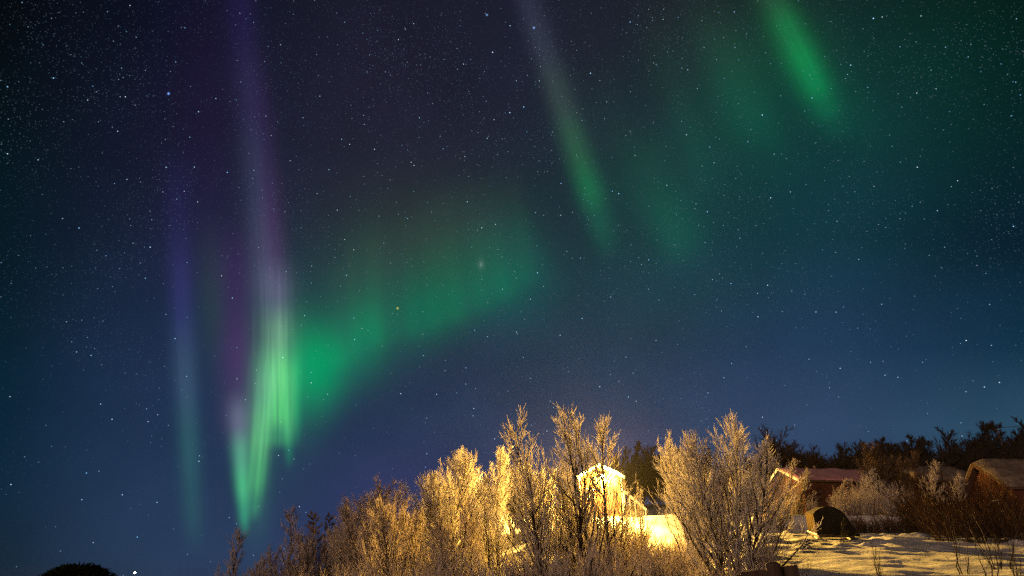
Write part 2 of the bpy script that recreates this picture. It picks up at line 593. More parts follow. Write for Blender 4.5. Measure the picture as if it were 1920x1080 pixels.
def ground(x, y):
    x, y = np.asarray(x, float), np.asarray(y, float)
    s = x / np.maximum(y, 9)
    c, l = (np.interp(y, p[:, 0], p[:, 1]) for p in (C_P, L_P))
    yb = y + (1.5 * fbm(x / 3.1, y / 5.0, 2, 41) + .5 * fbm(x / .9, y / 2.0, 2, 47)) * sm(y, 30, 34)
    r = np.interp(yb, R_P[:, 0], R_P[:, 1])
    wl = 1 - sm(s, -.52, -.08)
    wr = sm(s, .30, .41)
    z = c * (1 - wr) + r * wr
    z = z * (1 - wl) + l * wl
    z = z + .5 * fbm(x / 9, y / 9, 2, 3) * sm(y, 30, 60)
    rough = sm(s, .32, .40) * sm(y, 9, 14) * (1 - sm(y, 33, 37))
    lum = np.clip(fbm(x / 1.7, y / 1.3, 3, 11) + .02, -.10, .32)
    z = z + rough * (.34 * lum + .7 * np.clip(fbm(x / 1.1 + 5, y / .8, 2, 61) - .17, 0, 1) * sm(y, 22, 25) + .06 * fbm(x / .4, y / .5, 2, 31))
    z = z + .22 * fbm(x / 3.6, y / 2.4, 3, 7)
    return z


def gz(x, y):
    return float(ground(x, y))


def axis(lo, hi, step, far):
    a = list(np.arange(lo, hi + 1e-6, step))
    p, d = hi, step
    while p < far:
        d *= 1.22
        p += d
        a.append(p)
    p, d = lo, step
    while p > -far:
        d *= 1.22
        p -= d
        a.insert(0, p)
    return np.array(a)


ax, ay = axis(-22, 40, .17, 3500), axis(4, 58, .17, 3500)
gx, gy = np.meshgrid(ax, ay, indexing='ij')
gzv = ground(gx, gy)
nx, ny = gx.shape
idx = np.arange(nx * ny).reshape(nx, ny)
quads = np.stack([idx[:-1, :-1], idx[1:, :-1], idx[1:, 1:], idx[:-1, 1:]], -1).reshape(-1, 4)
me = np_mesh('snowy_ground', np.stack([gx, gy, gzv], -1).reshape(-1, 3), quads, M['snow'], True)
go = bpy.data.objects.new('snowy_ground', me)
COL.objects.link(go)
tag(go, 'trampled snow sloping up from the birches to the buildings', None, None, 'structure')

# ------------------------------------------------------------------ buildings


def gable_house(name, loc, rz, wdt, dep, hw, hr, mats, label, cat, over=.3, thick=.14, ridge_along='y', snow=.16):
    """local frame: gable front at y=0 facing -y (ridge along y); origin at the middle of the front wall base"""
    t = thing(name, loc, label, cat, rz=rz)
    b = MB()
    h = wdt / 2
    prof = [(-h, -1.2), (h, -1.2), (h, hw), (0, hw + hr), (-h, hw)]
    vs = [(x, 0, z) for x, z in prof] + [(x, dep, z) for x, z in prof]
    b.add(vs, [(0, 1, 2, 3, 4), (9, 8, 7, 6, 5), (1, 6, 7, 2), (4, 9, 5, 0), (0, 5, 6, 1), (2, 7, 8, 3), (3, 8, 9, 4)])
    wall = b.build('wall', mats[0], t)
    # roof boards, then a softly rounded layer of snow
    sl = hr / h

    def slab(off, th, ov, rounded):
        r = MB()
        N = 10 if rounded else 1
        top, bot = [], []
        e = h + ov
        for i in range(-N, N + 1):
            x = e * i / N
            z = hw + hr - abs(x) * sl + off
            k = 1.0
            if rounded:
                k = min(1, .35 + 2.2 * (1 - abs(i) / N)) if abs(i) < N else .3
                z2 = z + th * k - (.10 if i == 0 else 0)
            else:
                z2 = z + th
            top.append((x, z2))
            bot.append((x, z))
        ys = np.linspace(-ov, dep + ov, 14 if rounded else 2)
        n = len(top)
        vs, fs = [], []
        for j, y in enumerate(ys):
            for k, (x, z) in enumerate(top):
                dz = (.05 * math.sin(y * 1.7 + x * 1.1) + .03 * math.sin(y * 3.1 - x * 2)) if rounded else 0
                vs.append((x, y, z + dz - (th * .45 if rounded and j in (0, len(ys) - 1) else 0)))
            for x, z in bot:
                vs.append((x, y, z))
        R = 2 * n
        for j in range(len(ys) - 1):
            o = j * R
            for k in range(n - 1):
                fs.append((o + k, o + k + 1, o + R + k + 1, o + R + k))
                fs.append((o + n + k + 1, o + n + k, o + R + n + k, o + R + n + k + 1))
            fs.append((o, o + R, o + R + n, o + n))
            fs.append((o + n - 1, o + 2 * n - 1, o + R + 2 * n - 1, o + R + n - 1))
        for o, fl in ((0, False), ((len(ys) - 1) * R, True)):
            for k in range(n - 1):
                q = (o + k, o + n + k, o + n + k + 1, o + k + 1)
                fs.append(q if not fl else q[::-1])
        r.add(vs, fs)
        return r
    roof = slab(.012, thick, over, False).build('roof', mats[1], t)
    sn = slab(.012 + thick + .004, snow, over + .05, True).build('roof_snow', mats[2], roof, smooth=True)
    # barge boards on the front gable
    bb = MB()
    for s in (-1, 1):
        e = h + over
        bb.bar((s * .0, -over - .03, hw + hr + .05), (s * e, -over - .03, hw + hr - e * sl + .05), .05, .2)
    bb.build('barge_board', mats[3], roof)
    return t, wall, roof


def window(parent, cx, cz, w_, h_, y=0.0, trim=None):
    f = MB()
    d = .07
    for x0, x1, z0, z1 in ((cx - w_ / 2, cx + w_ / 2, cz + h_ / 2, cz + h_ / 2 + d), (cx - w_ / 2, cx + w_ / 2, cz - h_ / 2 - d, cz - h_ / 2),
                           (cx - w_ / 2 - d, cx - w_ / 2, cz - h_ / 2 - d, cz + h_ / 2 + d), (cx + w_ / 2, cx + w_ / 2 + d, cz - h_ / 2 - d, cz + h_ / 2 + d),
                           (cx - .02, cx + .02, cz - h_ / 2, cz + h_ / 2)):
        f.box(x0, x1, y - .06, y + .01, z0, z1)
    fo = f.build('window', trim or M['white_trim'], parent)
    g = MB()
    g.box(cx - w_ / 2, cx + w_ / 2, y - .03, y + .008, cz - h_ / 2, cz + h_ / 2)
    g.build('pane', M['glass'], fo)
    return fo


# the cabin under the floodlight
cb_ = P(1129, 957, 52)
base_z = cb_[2]
t, wall, roof = gable_house('cabin', (cb_[0], 52, base_z), rad(-4), 3.55, 4.2, 2.75, .92,
                            (M['cabin_wall'], M['dark_wall'], M['roof_snow'], M['white_trim']),
                            'small wooden cabin with white gable edges lit by the floodlight', 'cabin')
cabin = t
for s in (-1, 1):
    f = MB()
    f.box(s * 1.775 - .06, s * 1.775 + .06, -.05, .03, -.6, 2.70)
    f.build('corner_board', M['white_trim'], t)
window(t, -1.0, 1.35, .7, .8)
d = MB()
d.box(.45, 1.3, -.05, .008, -.05, 1.9)
do = d.build('door', M['dark_wall'], t, .01)
d = MB()
d.tube((.55, -.1, .95), (.55, -.04, .95), .03)
d.build('handle', M['metal'], do)
# steps with a snowy hand rail going down to the right of the cabin
st = MB()
for k in range(6):
    st.box(1.95 + .28 * k, 2.25 + .28 * k, -.55, .45, .25 - .25 * k - .6, .45 - .25 * k - .13)
st.build('steps', M['wood'], t, .01)
rl = MB()
rl.bar((1.85, -.6, 1.55), (3.65, -.6, -.05), .12, .20)
for k in range(5):
    x = 1.9 + .42 * k
    rl.box(x - .04, x + .04, -.64, -.56, -1.4, 1.45 - .89 * (x - 1.9) - .06)
rl.build('hand_rail', M['white_trim'], t, .01)

# floodlight
lm = thing('floodlight', LAMP, 'glaring yellow floodlight fixed to the cabin gable', 'lamp')
b = MB()
b.tube((0, .45, .05), (0, .12, .05), .035)
b.build('bracket', M['black'], lm)
b = MB()
b.ball((0, 0, 0), .13, .1, .11)
b.build('bulb', M['bulb'], lm, smooth=True)
b = MB()
b.box(-.2, .2, -.02, .22, .15, .19)
b.box(-.2, -.165, -.02, .22, -.13, .148)
b.box(.165, .2, -.02, .22, -.13, .148)
b.build('hood', M['black'], lm, .01)
ld = bpy.data.lights.new('lamp_light', 'SPOT')
ld.energy = LAMP_POWER
ld.color = LAMP_COL
ld.shadow_soft_size = .15
ld.spot_size = rad(166)
ld.spot_blend = 1.0
lo = bpy.data.objects.new('lamp_light', ld)
COL.objects.link(lo)
lo.parent = lm
lo.location = (0, -.28, -.04)
lo.rotation_euler = (rad(-82), 0, rad(-36))
ld = bpy.data.lights.new('wall_spill', 'POINT')
ld.energy = 26000.0
ld.color = LAMP_COL
ld.shadow_soft_size = .12
lo = bpy.data.objects.new('wall_spill', ld)
COL.objects.link(lo)
lo.parent = lm
lo.location = (0, -.22, -.10)

# long red house with a frosted roof
h0 = P(1508, 962, 47)
hz = h0[2]
t, wall, roof = gable_house('red_house', (h0[0], 49.4, hz - .1), rad(90 - 9), 4.6, 7.6, 2.55, 1.15,
                            (M['red_wall'], M['dark_wall'], M['pink_roof'], M['white_trim']),
                            'long low red house with a pink frosted roof behind the shrubs', 'house', snow=.12)
t.rotation_euler.z = rad(-90 + 8)
t.location = (float(h0[0]), 49.4, float(hz - .1))
for y in (2.9, 7.5):
    f = MB()
    f.box(2.3 - .02, 2.35, y - .07, y + .07, -.5, 2.45)
    f.build('corner_board', M['dark_wall'], t)
b = MB()
b.tube((-.1, 3.2, 3.3), (-.1, 3.2, 4.0), .09, .09, 10)
b.ball((-.1, 3.2, 4.05), .15, .15, .10)
b.build('chimney', M['wood'], roof, smooth=False)

# dark shed behind the bushy birch
s0 = P(1390, 958, 53)
t, wall, roof = gable_house('dark_shed', (s0[0], 53, s0[2] - .3), rad(10), 5.4, 3.6, 2.5, 1.3,
                            (M['dark_wall'], M['dark_wall'], M['roof_snow'], M['dark_wall']),
                            'dark wooden shed with a snowy roof half hidden behind the bushy golden birch', 'shed', snow=.3)
d = MB()
d.box(.7, 1.7, -.05, .008, -.1, 1.8)
d.build('door', M['wood'], t, .01)

# red house at the right edge: its gable looks left toward the floodlight
hx, hy = 28.6, 36.0
t, wall, roof = gable_house('gabled_red_house', (hx, hy, gz(hx, hy) - .1), rad(-90 - 8), 4.4, 8.0, 2.35, 1.5,
                            (M['red_wall'], M['dark_wall'], M['dull_roof'], M['dark_wall']),
                            'dark red house with a steep snowy roof at the right edge', 'house', snow=.3)
t.location.z = P(1838, 862, 36)[2] - (2.35 + 1.5 + .35)
window(t, 0.2, 1.3, .8, .9)
for y in (2.0, 4.6):
    f = MB()
    f.box(2.2 - .02, 2.26, y, y + .8, .9, 1.8)
    f.build('shutter', M['dark_wall'], t)

# low outbuilding with a rounded load of snow, between the two red houses
o0 = P(1786, 950, 43)
t, wall, roof = gable_house('outbuilding', (o0[0] - 1.9, 44.5, o0[2] - .2), rad(-90 + 6), 3.4, 3.9, 1.9, .8,
                            (M['dark_wall'], M['dark_wall'], M['dull_roof'], M['dark_wall']),
                            'low dark outbuilding under a rounded load of snow beside the gabled house', 'shed', snow=.5)
window(t, 0, 1.0, .6, .6, trim=M['wood'])

# ------------------------------------------------------------------ covered trailer
tx, ty = P(1569, 1004, 29.4)[:2]
tz = gz(tx, ty)
tr = thing('covered_trailer', (tx, ty, tz), 'small trailer under a dark tarpaulin tilted on the trampled snow', 'trailer', rz=rad(-10))
# a rounded hood drawn back from the end facing the road, its shade darkened into the colour; its left flank hangs in folds
sec = [(-.80, .26), (-.80, .55), (-.79, .85), (-.78, 1.14), (-.74, 1.20), (-.45, 1.36), (-.2, 1.45), (.05, 1.46), (.26, 1.40), (.48, 1.20), (.66, .92), (.80, .62), (.93, .3), (1.0, .10)]
ND = 10
vs = []
for i in range(ND):
    f_ = i / (ND - 1)
    y = 1.5 * f_
    for k, (x, z) in enumerate(sec):
        fold = .03 * math.sin(7.3 * f_ + 1.9 * k) * math.sin(math.pi * min(1, k / 6))
        vs.append((x * (1 - .06 * f_) + .03 * math.sin(k * 2.2 + 3 * f_), y + (.10 * (z - .3) if i == 0 else 0), z * (1 - .02 * f_) + .24 * f_ * (1 if z < .4 else .62) + fold))
n_ = len(sec)
fs = []
for i in range(ND - 1):
    for k in range(n_ - 1):
        a = i * n_ + k
        fs.append((a, a + 1, a + n_ + 1, a + n_))
hood = MB()
hood.add(vs + [(0, 1.55, .8)], fs + [((ND - 1) * n_ + k, (ND - 1) * n_ + k + 1, ND * n_) for k in range(n_ - 1)])
hood.build('tarpaulin', M['tarp_top'], tr, smooth=True)
ep = MB()
rings = []
for q, (sc_, yo) in enumerate(((1.0, -.012), (.97, -.05), (.80, -.07), (.45, -.08))):
    rings += [(.05 + (x - .05) * sc_, y + yo + .02 * math.sin(3 * k + q), .62 + (z - .62) * sc_) for k, (x, y, z) in enumerate(vs[:n_])]
ef = [(q * n_ + k + 1, q * n_ + k, (q + 1) * n_ + k, (q + 1) * n_ + k + 1) for q in range(3) for k in range(n_ - 1)]
ef += [(q * n_, q * n_ + n_ - 1, (q + 1) * n_ + n_ - 1, (q + 1) * n_) for q in range(3)]
ef += [(3 * n_ + k + 1, 3 * n_ + k, 4 * n_) for k in range(n_ - 1)] + [(3 * n_, 3 * n_ + n_ - 1, 4 * n_)]
ep.add(rings + [(.05, -.20, .62)], ef)
ep.build('end_panel', M['tarp_shaded'], tr, smooth=True)
fl = MB()
NF = 26
fv, ff = [], []
for i in range(NF):
    f_ = i / (NF - 1)
    for k in range(5):
        g_ = k / 4
        z = .24 + .92 * g_ + .24 * f_ * (1 - .4 * g_)
        x = -.835 + .03 * g_ - .022 * math.sin(i * 1.15 + .9 * math.sin(i)) * (1.2 - g_ * .5) * (0 if i in (0, NF - 1) else 1)
        fv.append((x * (1 - .05 * f_), 1.5 * f_ - .01 + .06 * g_ * (1 - f_), z))
for i in range(NF - 1):
    for k in range(4):
        a = i * 5 + k
        ff.append((a, a + 5, a + 6, a + 1))
fl.add(fv, ff)
o = fl.build('side_flap', M['tarp'], tr, smooth=True)
md = o.modifiers.new('thickness', 'SOLIDIFY')
md.thickness = .008
g = MB()
for q, k in zip(vs[:n_ - 1], vs[1:n_]):
    g.tube((q[0], q[1] - .02, q[2]), (k[0], k[1] - .02, k[2]), .018, .018, 6)
g.build('edge_cord', M['tarp_top'], tr)
g = MB()
g.bar((-.87, -.03, .22), (-.83, 1.53, .46), .05, .065)
g.build('bed_rim', M['metal'], tr)
b = MB()
b.bar((0, .02, .15), (0, 1.45, .38), 1.6, .14)
b.build('bed', M['wood'], tr)
for x, y in ((-.7, .3), (-.7, 1.3)):
    b = MB()
    b.bar((x, y, .18 + .1 * y), (x + .05, y - .12, -.3), .1, .1)
    b.build('support_leg', M['wood'], tr)
for sx in (-.62, .86):
    b = MB()
    b.tube((sx - .09, .85, .16), (sx + .09, .85, .16), .28, .28, 20)
    b.build('wheel', M['black'], tr, .02)

# ------------------------------------------------------------------ fence in the foreground
fp = P(1452, 1075, 9)
fz = gz(fp[0], 9)
fe = thing('wooden_fence', (fp[0], 9, fz), 'dark weathered wooden post and rail at the bottom edge', 'fence')
pz = P(1452, 1054, 9)[2] - fz
b = MB()
b.tube((0, 0, -.5), (.0, 0, pz - .02), .108, .10, 14)
b.ball((0, 0, pz - .04), .10, .10, .05)
b.build('post', M['wood'], fe, smooth=False)
b = MB()
ra = P(1392, 1085, 9.15) - np.array([fp[0], 9, fz])
rb = P(1497, 1071, 9.15) - np.array([fp[0], 9, fz])
b.bar(ra, rb, .06, .17)
b.build('rail', M['wood'], fe, .01)

# marker stakes on the snowy rise behind the yard
for (px, py0, py1, Y, lab) in ((1264, 950, 898, 54, 'taller thin snow stake standing on the rise behind the lit yard'), (1242, 946, 915, 54.5, 'shorter thin snow stake on the rise beside the cabin steps')):
    a = P(px, py0, Y)
    b_ = P(px, py1, Y)
    z0 = gz(a[0], Y)
    so = MB()
    so.tube((0, 0, -.3), (0, 0, b_[2] - z0), .035, .03, 8)
    o = so.build('snow_stake', M['wood'])
    o.location = (a[0], Y, z0)
    tag(o, lab, 'stake')

# distant street lamp on the low land to the left
sl_ = P(250, 1074, 130)
z0 = gz(sl_[0], 130)
sp_ = thing('street_lamp', (sl_[0], 130, z0), 'tiny bright white street lamp far off at the left', 'street lamp')
hh = sl_[2] - z0
b = MB()
b.tube((0, 0, -.5), (0, 0, hh + .1), .09, .06)
b.tube((0, 0, hh + .1), (.5, -.3, hh + .22), .05)
b.build('pole', M['black'], sp_)
b = MB()
b.ball((.5, -.35, hh), .19, .19, .19)
b.build('lamp_globe', M['far_bulb'], sp_, smooth=True)

# ------------------------------------------------------------------ vegetation generator


def norm(a):
    return a / np.maximum(np.linalg.norm(a, axis=-1, keepdims=True), 1e-9)


def grow(p0, d, L, K, curve, wob, rng):
    """polylines (N,K,3): start, direction, length, upward curvature, wobble"""
    N = len(p0)
    t = np.linspace(0, 1, K)[None, :, None]
    pts = p0[:, None, :] + d[:, None, :] * (L[:, None, None] * t)
    cv = curve if np.ndim(curve) else np.full(N, curve)
    pts[:, :, 2] += (L * cv)[:, None] * t[:, :, 0] ** 2
    if wob > 0:
        st = rng.normal(0, 1, (N, K, 3))
        st[:, 0] = 0
        pts += np.cumsum(st, 1) * (L[:, None, None] * wob / K)
    return pts


def spawn(par, Lp, n, t0, t1, a0, a1, ratio, taper, rng, jit=.35, tpow=1.0):
    """n children on each parent polyline; returns start, direction, length, t"""
    N, K, _ = par.shape
    k = np.tile(np.arange(n), N)
    ip = np.repeat(np.arange(N), n)
    t = t0 + (t1 - t0) * ((k + rng.uniform(0, 1, N * n)) / n) ** tpow
    f = t * (K - 1)
    i0 = np.minimum(f.astype(int), K - 2)
    fr = (f - i0)[:, None]
    a, b = par[ip, i0], par[ip, i0 + 1]
    p = a * (1 - fr) + b * fr
    tan = norm(b - a)
    az = k * 2.39996 + rng.uniform(0, 6.28, N)[ip] + rng.normal(0, .4, N * n)
    ref = np.where(np.abs(tan[:, 2:3]) > .9, np.array([[1., 0, 0]]), np.array([[0, 0, 1.]]))
    u = norm(np.cross(tan, ref))
    v = np.cross(tan, u)
    perp = u * np.cos(az)[:, None] + v * np.sin(az)[:, None]
    an = rng.uniform(a0, a1, N * n)[:, None]
    d = tan * np.cos(an) + perp * np.sin(an)
    L = Lp[ip] * ratio * (1 - taper * (t - t0) / max(1e-6, (t1 - t0))) * rng.uniform(1 - jit, 1 + jit, N * n)
    return p, d, L, t


def tubes(pts, r0, r1, S):
    N, K, _ = pts.shape
    tan = norm(np.gradient(pts, axis=1))
    ref = np.where(np.abs(tan[:, :1, 2:3]) > .9, np.array([1., 0, 0]), np.array([0, 0, 1.]))
    u = norm(np.cross(tan, np.broadcast_to(ref, tan.shape)))
    v = np.cross(tan, u)
    r0 = np.broadcast_to(r0, (N,))
    r1 = np.broadcast_to(r1, (N,))
    rr = r0[:, None] + (r1 - r0)[:, None] * np.linspace(0, 1, K)[None]
    an = 2 * np.pi * np.arange(S) / S
    ring = pts[:, :, None, :] + rr[:, :, None, None] * (u[:, :, None, :] * np.cos(an)[None, None, :, None] + v[:, :, None, :] * np.sin(an)[None, None, :, None])
    verts = ring.reshape(-1, 3)
    b = (np.arange(N) * K * S)[:, None, None] + (np.arange(K - 1) * S)[None, :, None] + np.arange(S)[None, None, :]
    b2 = (np.arange(N) * K * S)[:, None, None] + (np.arange(K - 1) * S)[None, :, None] + ((np.arange(S) + 1) % S)[None, None, :]
    q = np.stack([b, b2, b2 + S, b + S], -1).reshape(-1, 4)
    return verts, q


def join(parts):
    vs, qs, o = [], [], 0
    for v, q in parts:
        vs.append(v)
        qs.append(q + o)
        o += len(v)
    return np.concatenate(vs), np.concatenate(qs)


def make_tree(seed, H, stems=2, lean=.12, nb=26, nsub=9, ntw=8, bl=.27, t0=.14, ang=(.45, .85), curve=.35, tr=.012, shape='birch', tw_len=(.22, .50),
              r_base=None, bark='bark', crown='frost', stem_wob=.10, name='birch'):
    rng = np.random.default_rng(seed)
    r_base = r_base or .012 * H + .012
    az = rng.uniform(0, 6.28) + np.arange(stems) * 6.283 / stems
    lv = lean * rng.uniform(.5, 1.4, stems)
    d = np.stack([np.cos(az) * lv, np.sin(az) * lv, np.ones(stems)], -1)
    d = norm(d)
    p0 = np.stack([np.cos(az) * .07 * stems ** .5, np.sin(az) * .07 * stems ** .5, np.full(stems, -.4)], -1)
    L = (H + .4) * rng.uniform(.72, 1.0, stems)
    L[0] = H + .4
    s = grow(p0, d, L, 12, .0, stem_wob, rng)
    T = [tubes(s, r_base * np.linspace(1, .75, stems), .012, 7)]
    # branches: long low ones, short near the top
    p, dd, Lb, tb = spawn(s, L, nb, t0, .985, ang[0], ang[1], bl, .78 if shape == 'birch' else .35, rng)
    if shape == 'round':
        Lb *= .55 + .9 * np.sin(np.clip((tb - t0) / (1 - t0), 0, 1) * 2.6)
    b = grow(p, dd, Lb, 7, curve, .16, rng)
    T.append(tubes(b, np.maximum(.012, .019 * Lb + .007), .007, 4))
    p, dd, Ls, ts = spawn(b, Lb, nsub, .10, .97, .28, .65, .52, .5, rng)
    Ls = np.maximum(Ls, .22)
    sb = grow(p, dd, Ls, 5, .2, .10, rng)
    cr = [tubes(sb, tr * 1.05, tr * .75, 3)]
    if ntw:
        p, dd, Lt, tt = spawn(sb, Ls, ntw, .1, 1.0, .22, .55, .6, .35, rng)
        Lt = np.clip(Lt, tw_len[0], tw_len[1]) * rng.uniform(.8, 1.3, len(Lt))
        tw = grow(p, dd, Lt, 3, .12, .06, rng)
        cr.append(tubes(tw, tr * .95, tr * .55, 3))
        # short rime-covered shoots straight on the main branches and leaders
    p, dd, Lt, tt = spawn(s, L, 40, .55, 1.0, .35, .75, .03, .2, rng)
    tw = grow(p, dd, np.clip(Lt, .15, .35), 3, .2, .1, rng)
    cr.append(tubes(tw, tr, tr * .6, 3))
    v, q = join(T)
    mt = np_mesh(name + '_trunk', v, q, M[bark], True)
    v, q = join(cr)
    mc = np_mesh(name + '_crown', v, q, M[crown], True)
    return mt, mc, float(v[:, 2].max())


def make_shrub(seed, H, stems=16, spread=.55, nb=10, nsub=6, tr=.011, bark='bark', crown='frost', tw_len=(.16, .42), name='shrub'):
    rng = np.random.default_rng(seed)
    az = rng.uniform(0, 6.28, stems)
    lv = spread * rng.uniform(.1, 1.0, stems)
    d = norm(np.stack([np.cos(az) * lv, np.sin(az) * lv, np.ones(stems)], -1))
    p0 = np.stack([np.cos(az) * .16, np.sin(az) * .16, np.full(stems, -.3)], -1) * np.array([1, 1, 1])
    L = (H + .3) * rng.uniform(.55, 1.0, stems)
    s = grow(p0, d, L, 8, .06, .16, rng)
    T = [tubes(s, .010 * H + .006, .008, 5)]
    p, dd, Lb, tb = spawn(s, L, nb, .06, .98, .22, .6, .36, .5, rng)
    b = grow(p, dd, Lb, 5, .2, .15, rng)
    cr = [tubes(b, tr * 1.2, tr * .7, 3)]
    p, dd, Lt, tt = spawn(b, Lb, nsub, .08, 1.0, .22, .6, .5, .5, rng)
    Lt = np.clip(Lt, tw_len[0], tw_len[1])
    tw = grow(p, dd, Lt, 3, .1, .07, rng)
    cr.append(tubes(tw, tr * .9, tr * .5, 3))
    v, q = join(T)
    mt = np_mesh(name + '_stems', v, q, M[bark], True)
    v, q = join(cr)
    mc = np_mesh(name + '_crown', v, q, M[crown], True)
    return mt, mc, float(v[:, 2].max())


def make_needle(seed, H, Rr, crown, name, n=9000):
    """dense evergreen bush: many short needle sprays over a lumpy body"""
    rng = np.random.default_rng(seed)
    th = rng.uniform(0, 6.283, n)
    z = rng.uniform(0, 1, n)
    prof = np.sqrt(np.clip(1 - z ** 3.2, 0, 1)) * (.78 + .22 * np.sin(th * 2 + z * 3 + 1))
    r = Rr * prof * rng.uniform(.55, 1.0, n) ** .5
    p = np.stack([r * np.cos(th), r * np.sin(th), z * H], -1)
    d = norm(np.stack([np.cos(th), np.sin(th), .8 + rng.normal(0, .4, n)], -1) + rng.normal(0, .3, (n, 3)))
    tw = grow(p, d, rng.uniform(.06, .2, n), 3, .1, .1, rng)
    v, q = tubes(tw, .022, .008, 3)
    mc = np_mesh(name + '_crown', v, q, M[crown], True)
    s = grow(np.zeros((5, 3)), norm(np.stack([np.cos(np.arange(5)) * .3, np.sin(np.arange(5) * 2.1) * .3, np.ones(5)], -1)), np.full(5, H * .9), 5, 0, .05, rng)
    v, q = tubes(s, .05, .015, 5)
    return np_mesh(name + '_stems', v, q, M['dark_bark'], True), mc, H


TREES = {
    'tallA': make_tree(11, 7.0, 2, .10, 26, 8, 4, .33, .14, ang=(.45, .8), curve=.45, stem_wob=.12, tr=.0095, tw_len=(.28, .6), r_base=.125),
    'tallB': make_tree(27, 7.2, 3, .13, 24, 7, 4, .28, .16, curve=.45, stem_wob=.10, tr=.0105, tw_len=(.28, .6), r_base=.10),
    'bushy': make_tree(38, 6.6, 4, .24, 34, 9, 6, .40, .05, ang=(.5, .95), curve=.5, tr=.0095, tw_len=(.25, .5), r_base=.10),
    'full': make_tree(41, 6.0, 3, .16, 28, 9, 8, .38, .08, ang=(.45, .9), curve=.5, tr=.010, tw_len=(.25, .5)),
    'full2': make_tree(52, 6.0, 5, .26, 24, 9, 8, .34, .06, ang=(.45, .9), curve=.45, tr=.010, tw_len=(.25, .5)),
    'slim': make_tree(67, 7.0, 1, .05, 24, 7, 4, .24, .2, ang=(.4, .75), curve=.4, tr=.0105, tw_len=(.28, .6), stem_wob=.06, r_base=.10),
    'thin': make_tree(63, 5.5, 1, .06, 26, 7, 5, .28, .2, curve=.4, crown='halffrost', tr=.008),
    'brown': make_tree(71, 5.8, 4, .22, 26, 9, 7, .34, .08, curve=.45, crown='halffrost', tr=.0075),
    'brown2': make_tree(77, 5.8, 3, .18, 28, 9, 7, .36, .08, curve=.45, crown='halffrost', tr=.0075),
    'dusky': make_tree(79, 5.8, 4, .22, 26, 8, 6, .34, .10, curve=.4, crown='duskytwig', bark='dark_bark', tr=.012),
    'darkround': make_tree(83, 8.0, 5, .32, 24, 9, 7, .26, .22, shape='round', crown='browntwig', bark='dark_bark', tr=.020),
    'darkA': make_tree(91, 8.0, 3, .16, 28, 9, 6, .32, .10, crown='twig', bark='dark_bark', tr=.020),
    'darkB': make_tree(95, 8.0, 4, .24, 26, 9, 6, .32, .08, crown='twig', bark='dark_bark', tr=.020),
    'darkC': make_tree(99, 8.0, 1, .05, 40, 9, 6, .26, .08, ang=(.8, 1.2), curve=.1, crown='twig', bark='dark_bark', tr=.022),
    'shrubA': make_shrub(101, 2.6, 20, .65, 11, 8, tr=.009),
    'shrubB': make_shrub(105, 2.4, 24, .8, 11, 8, tr=.009),
    'shrubC': make_shrub(109, 2.6, 20, .6, 11, 8, crown='halffrost', tr=.006),
    'shrubD': make_shrub(113, 2.2, 26, .85, 11, 8, crown='halffrost', tr=.006),
    'shrubE': make_shrub(115, 2.4, 16, .7, crown='browntwig', bark='dark_bark', tr=.009),
    'sapling': make_shrub(117, 2.4, 3, .3, 6, 3, tr=.006, crown='twig', bark='dark_bark'),
    'sapling2': make_shrub(119, 2.0, 5, .5, 6, 3, tr=.006, crown='twig', bark='dark_bark'),
    'grasses': make_shrub(121, 1.1, 26, .7, 5, 3, tr=.005, crown='halffrost'),
    'juniper': make_needle(131, 2.9, 1.0, 'needle', 'juniper', 14000),
}
PROTO = {}
VR = random.Random(5)


def plant(kind, name, base, H, label, cat, group=None, rz=None, lean=(0, 0), wide=1.0):
    if rz is None:
        rz = VR.uniform(0, 6.28)
    mt, mc, h0_ = TREES[kind]
    t = thing(name, base, label, cat, group, rz)
    s = H / h0_
    t.scale = (s * wide, s * wide, s)
    # lean: tilt in world x / y
    from mathutils import Matrix, Euler
    R = Euler((lean[1], lean[0], 0)).to_matrix() @ Euler((0, 0, rz)).to_matrix()
    t.rotation_euler = R.to_euler()
    if kind not in PROTO:
        a = bpy.data.objects.new('trunk' if 'shrub' not in name and 'bush' not in name and 'sapling' not in name else 'stems', mt)
        b = bpy.data.objects.new('crown', mc)
        PROTO[kind] = (a, b)
        kids = (a, b)
    else:
        kids = [k.copy() for k in PROTO[kind]]
    for k, n in zip(kids, ('trunk' if 'shrub' not in name and 'bush' not in name and 'sapling' not in name else 'stems', 'crown')):
        k.name = n
        COL.objects.link(k)
        k.parent = t
    return t


def tree_at(kind, bx, tx_, ty_, Y, label, name='birch_tree', cat='tree', group=None, wide=1.0, rz=None):
    """base below chart column bx at distance Y, top where the sight line of (tx_,ty_) meets that distance"""
    top = P(tx_, ty_, Y)
    d = ray(bx, 1060)
    x = d[0] / d[1] * Y
    z = gz(x, Y)
    H = top[2] - z
    return plant(kind, name, (x, Y, z), H, label, cat, group, rz, (math.atan2(top[0] - x, H), 0), wide)


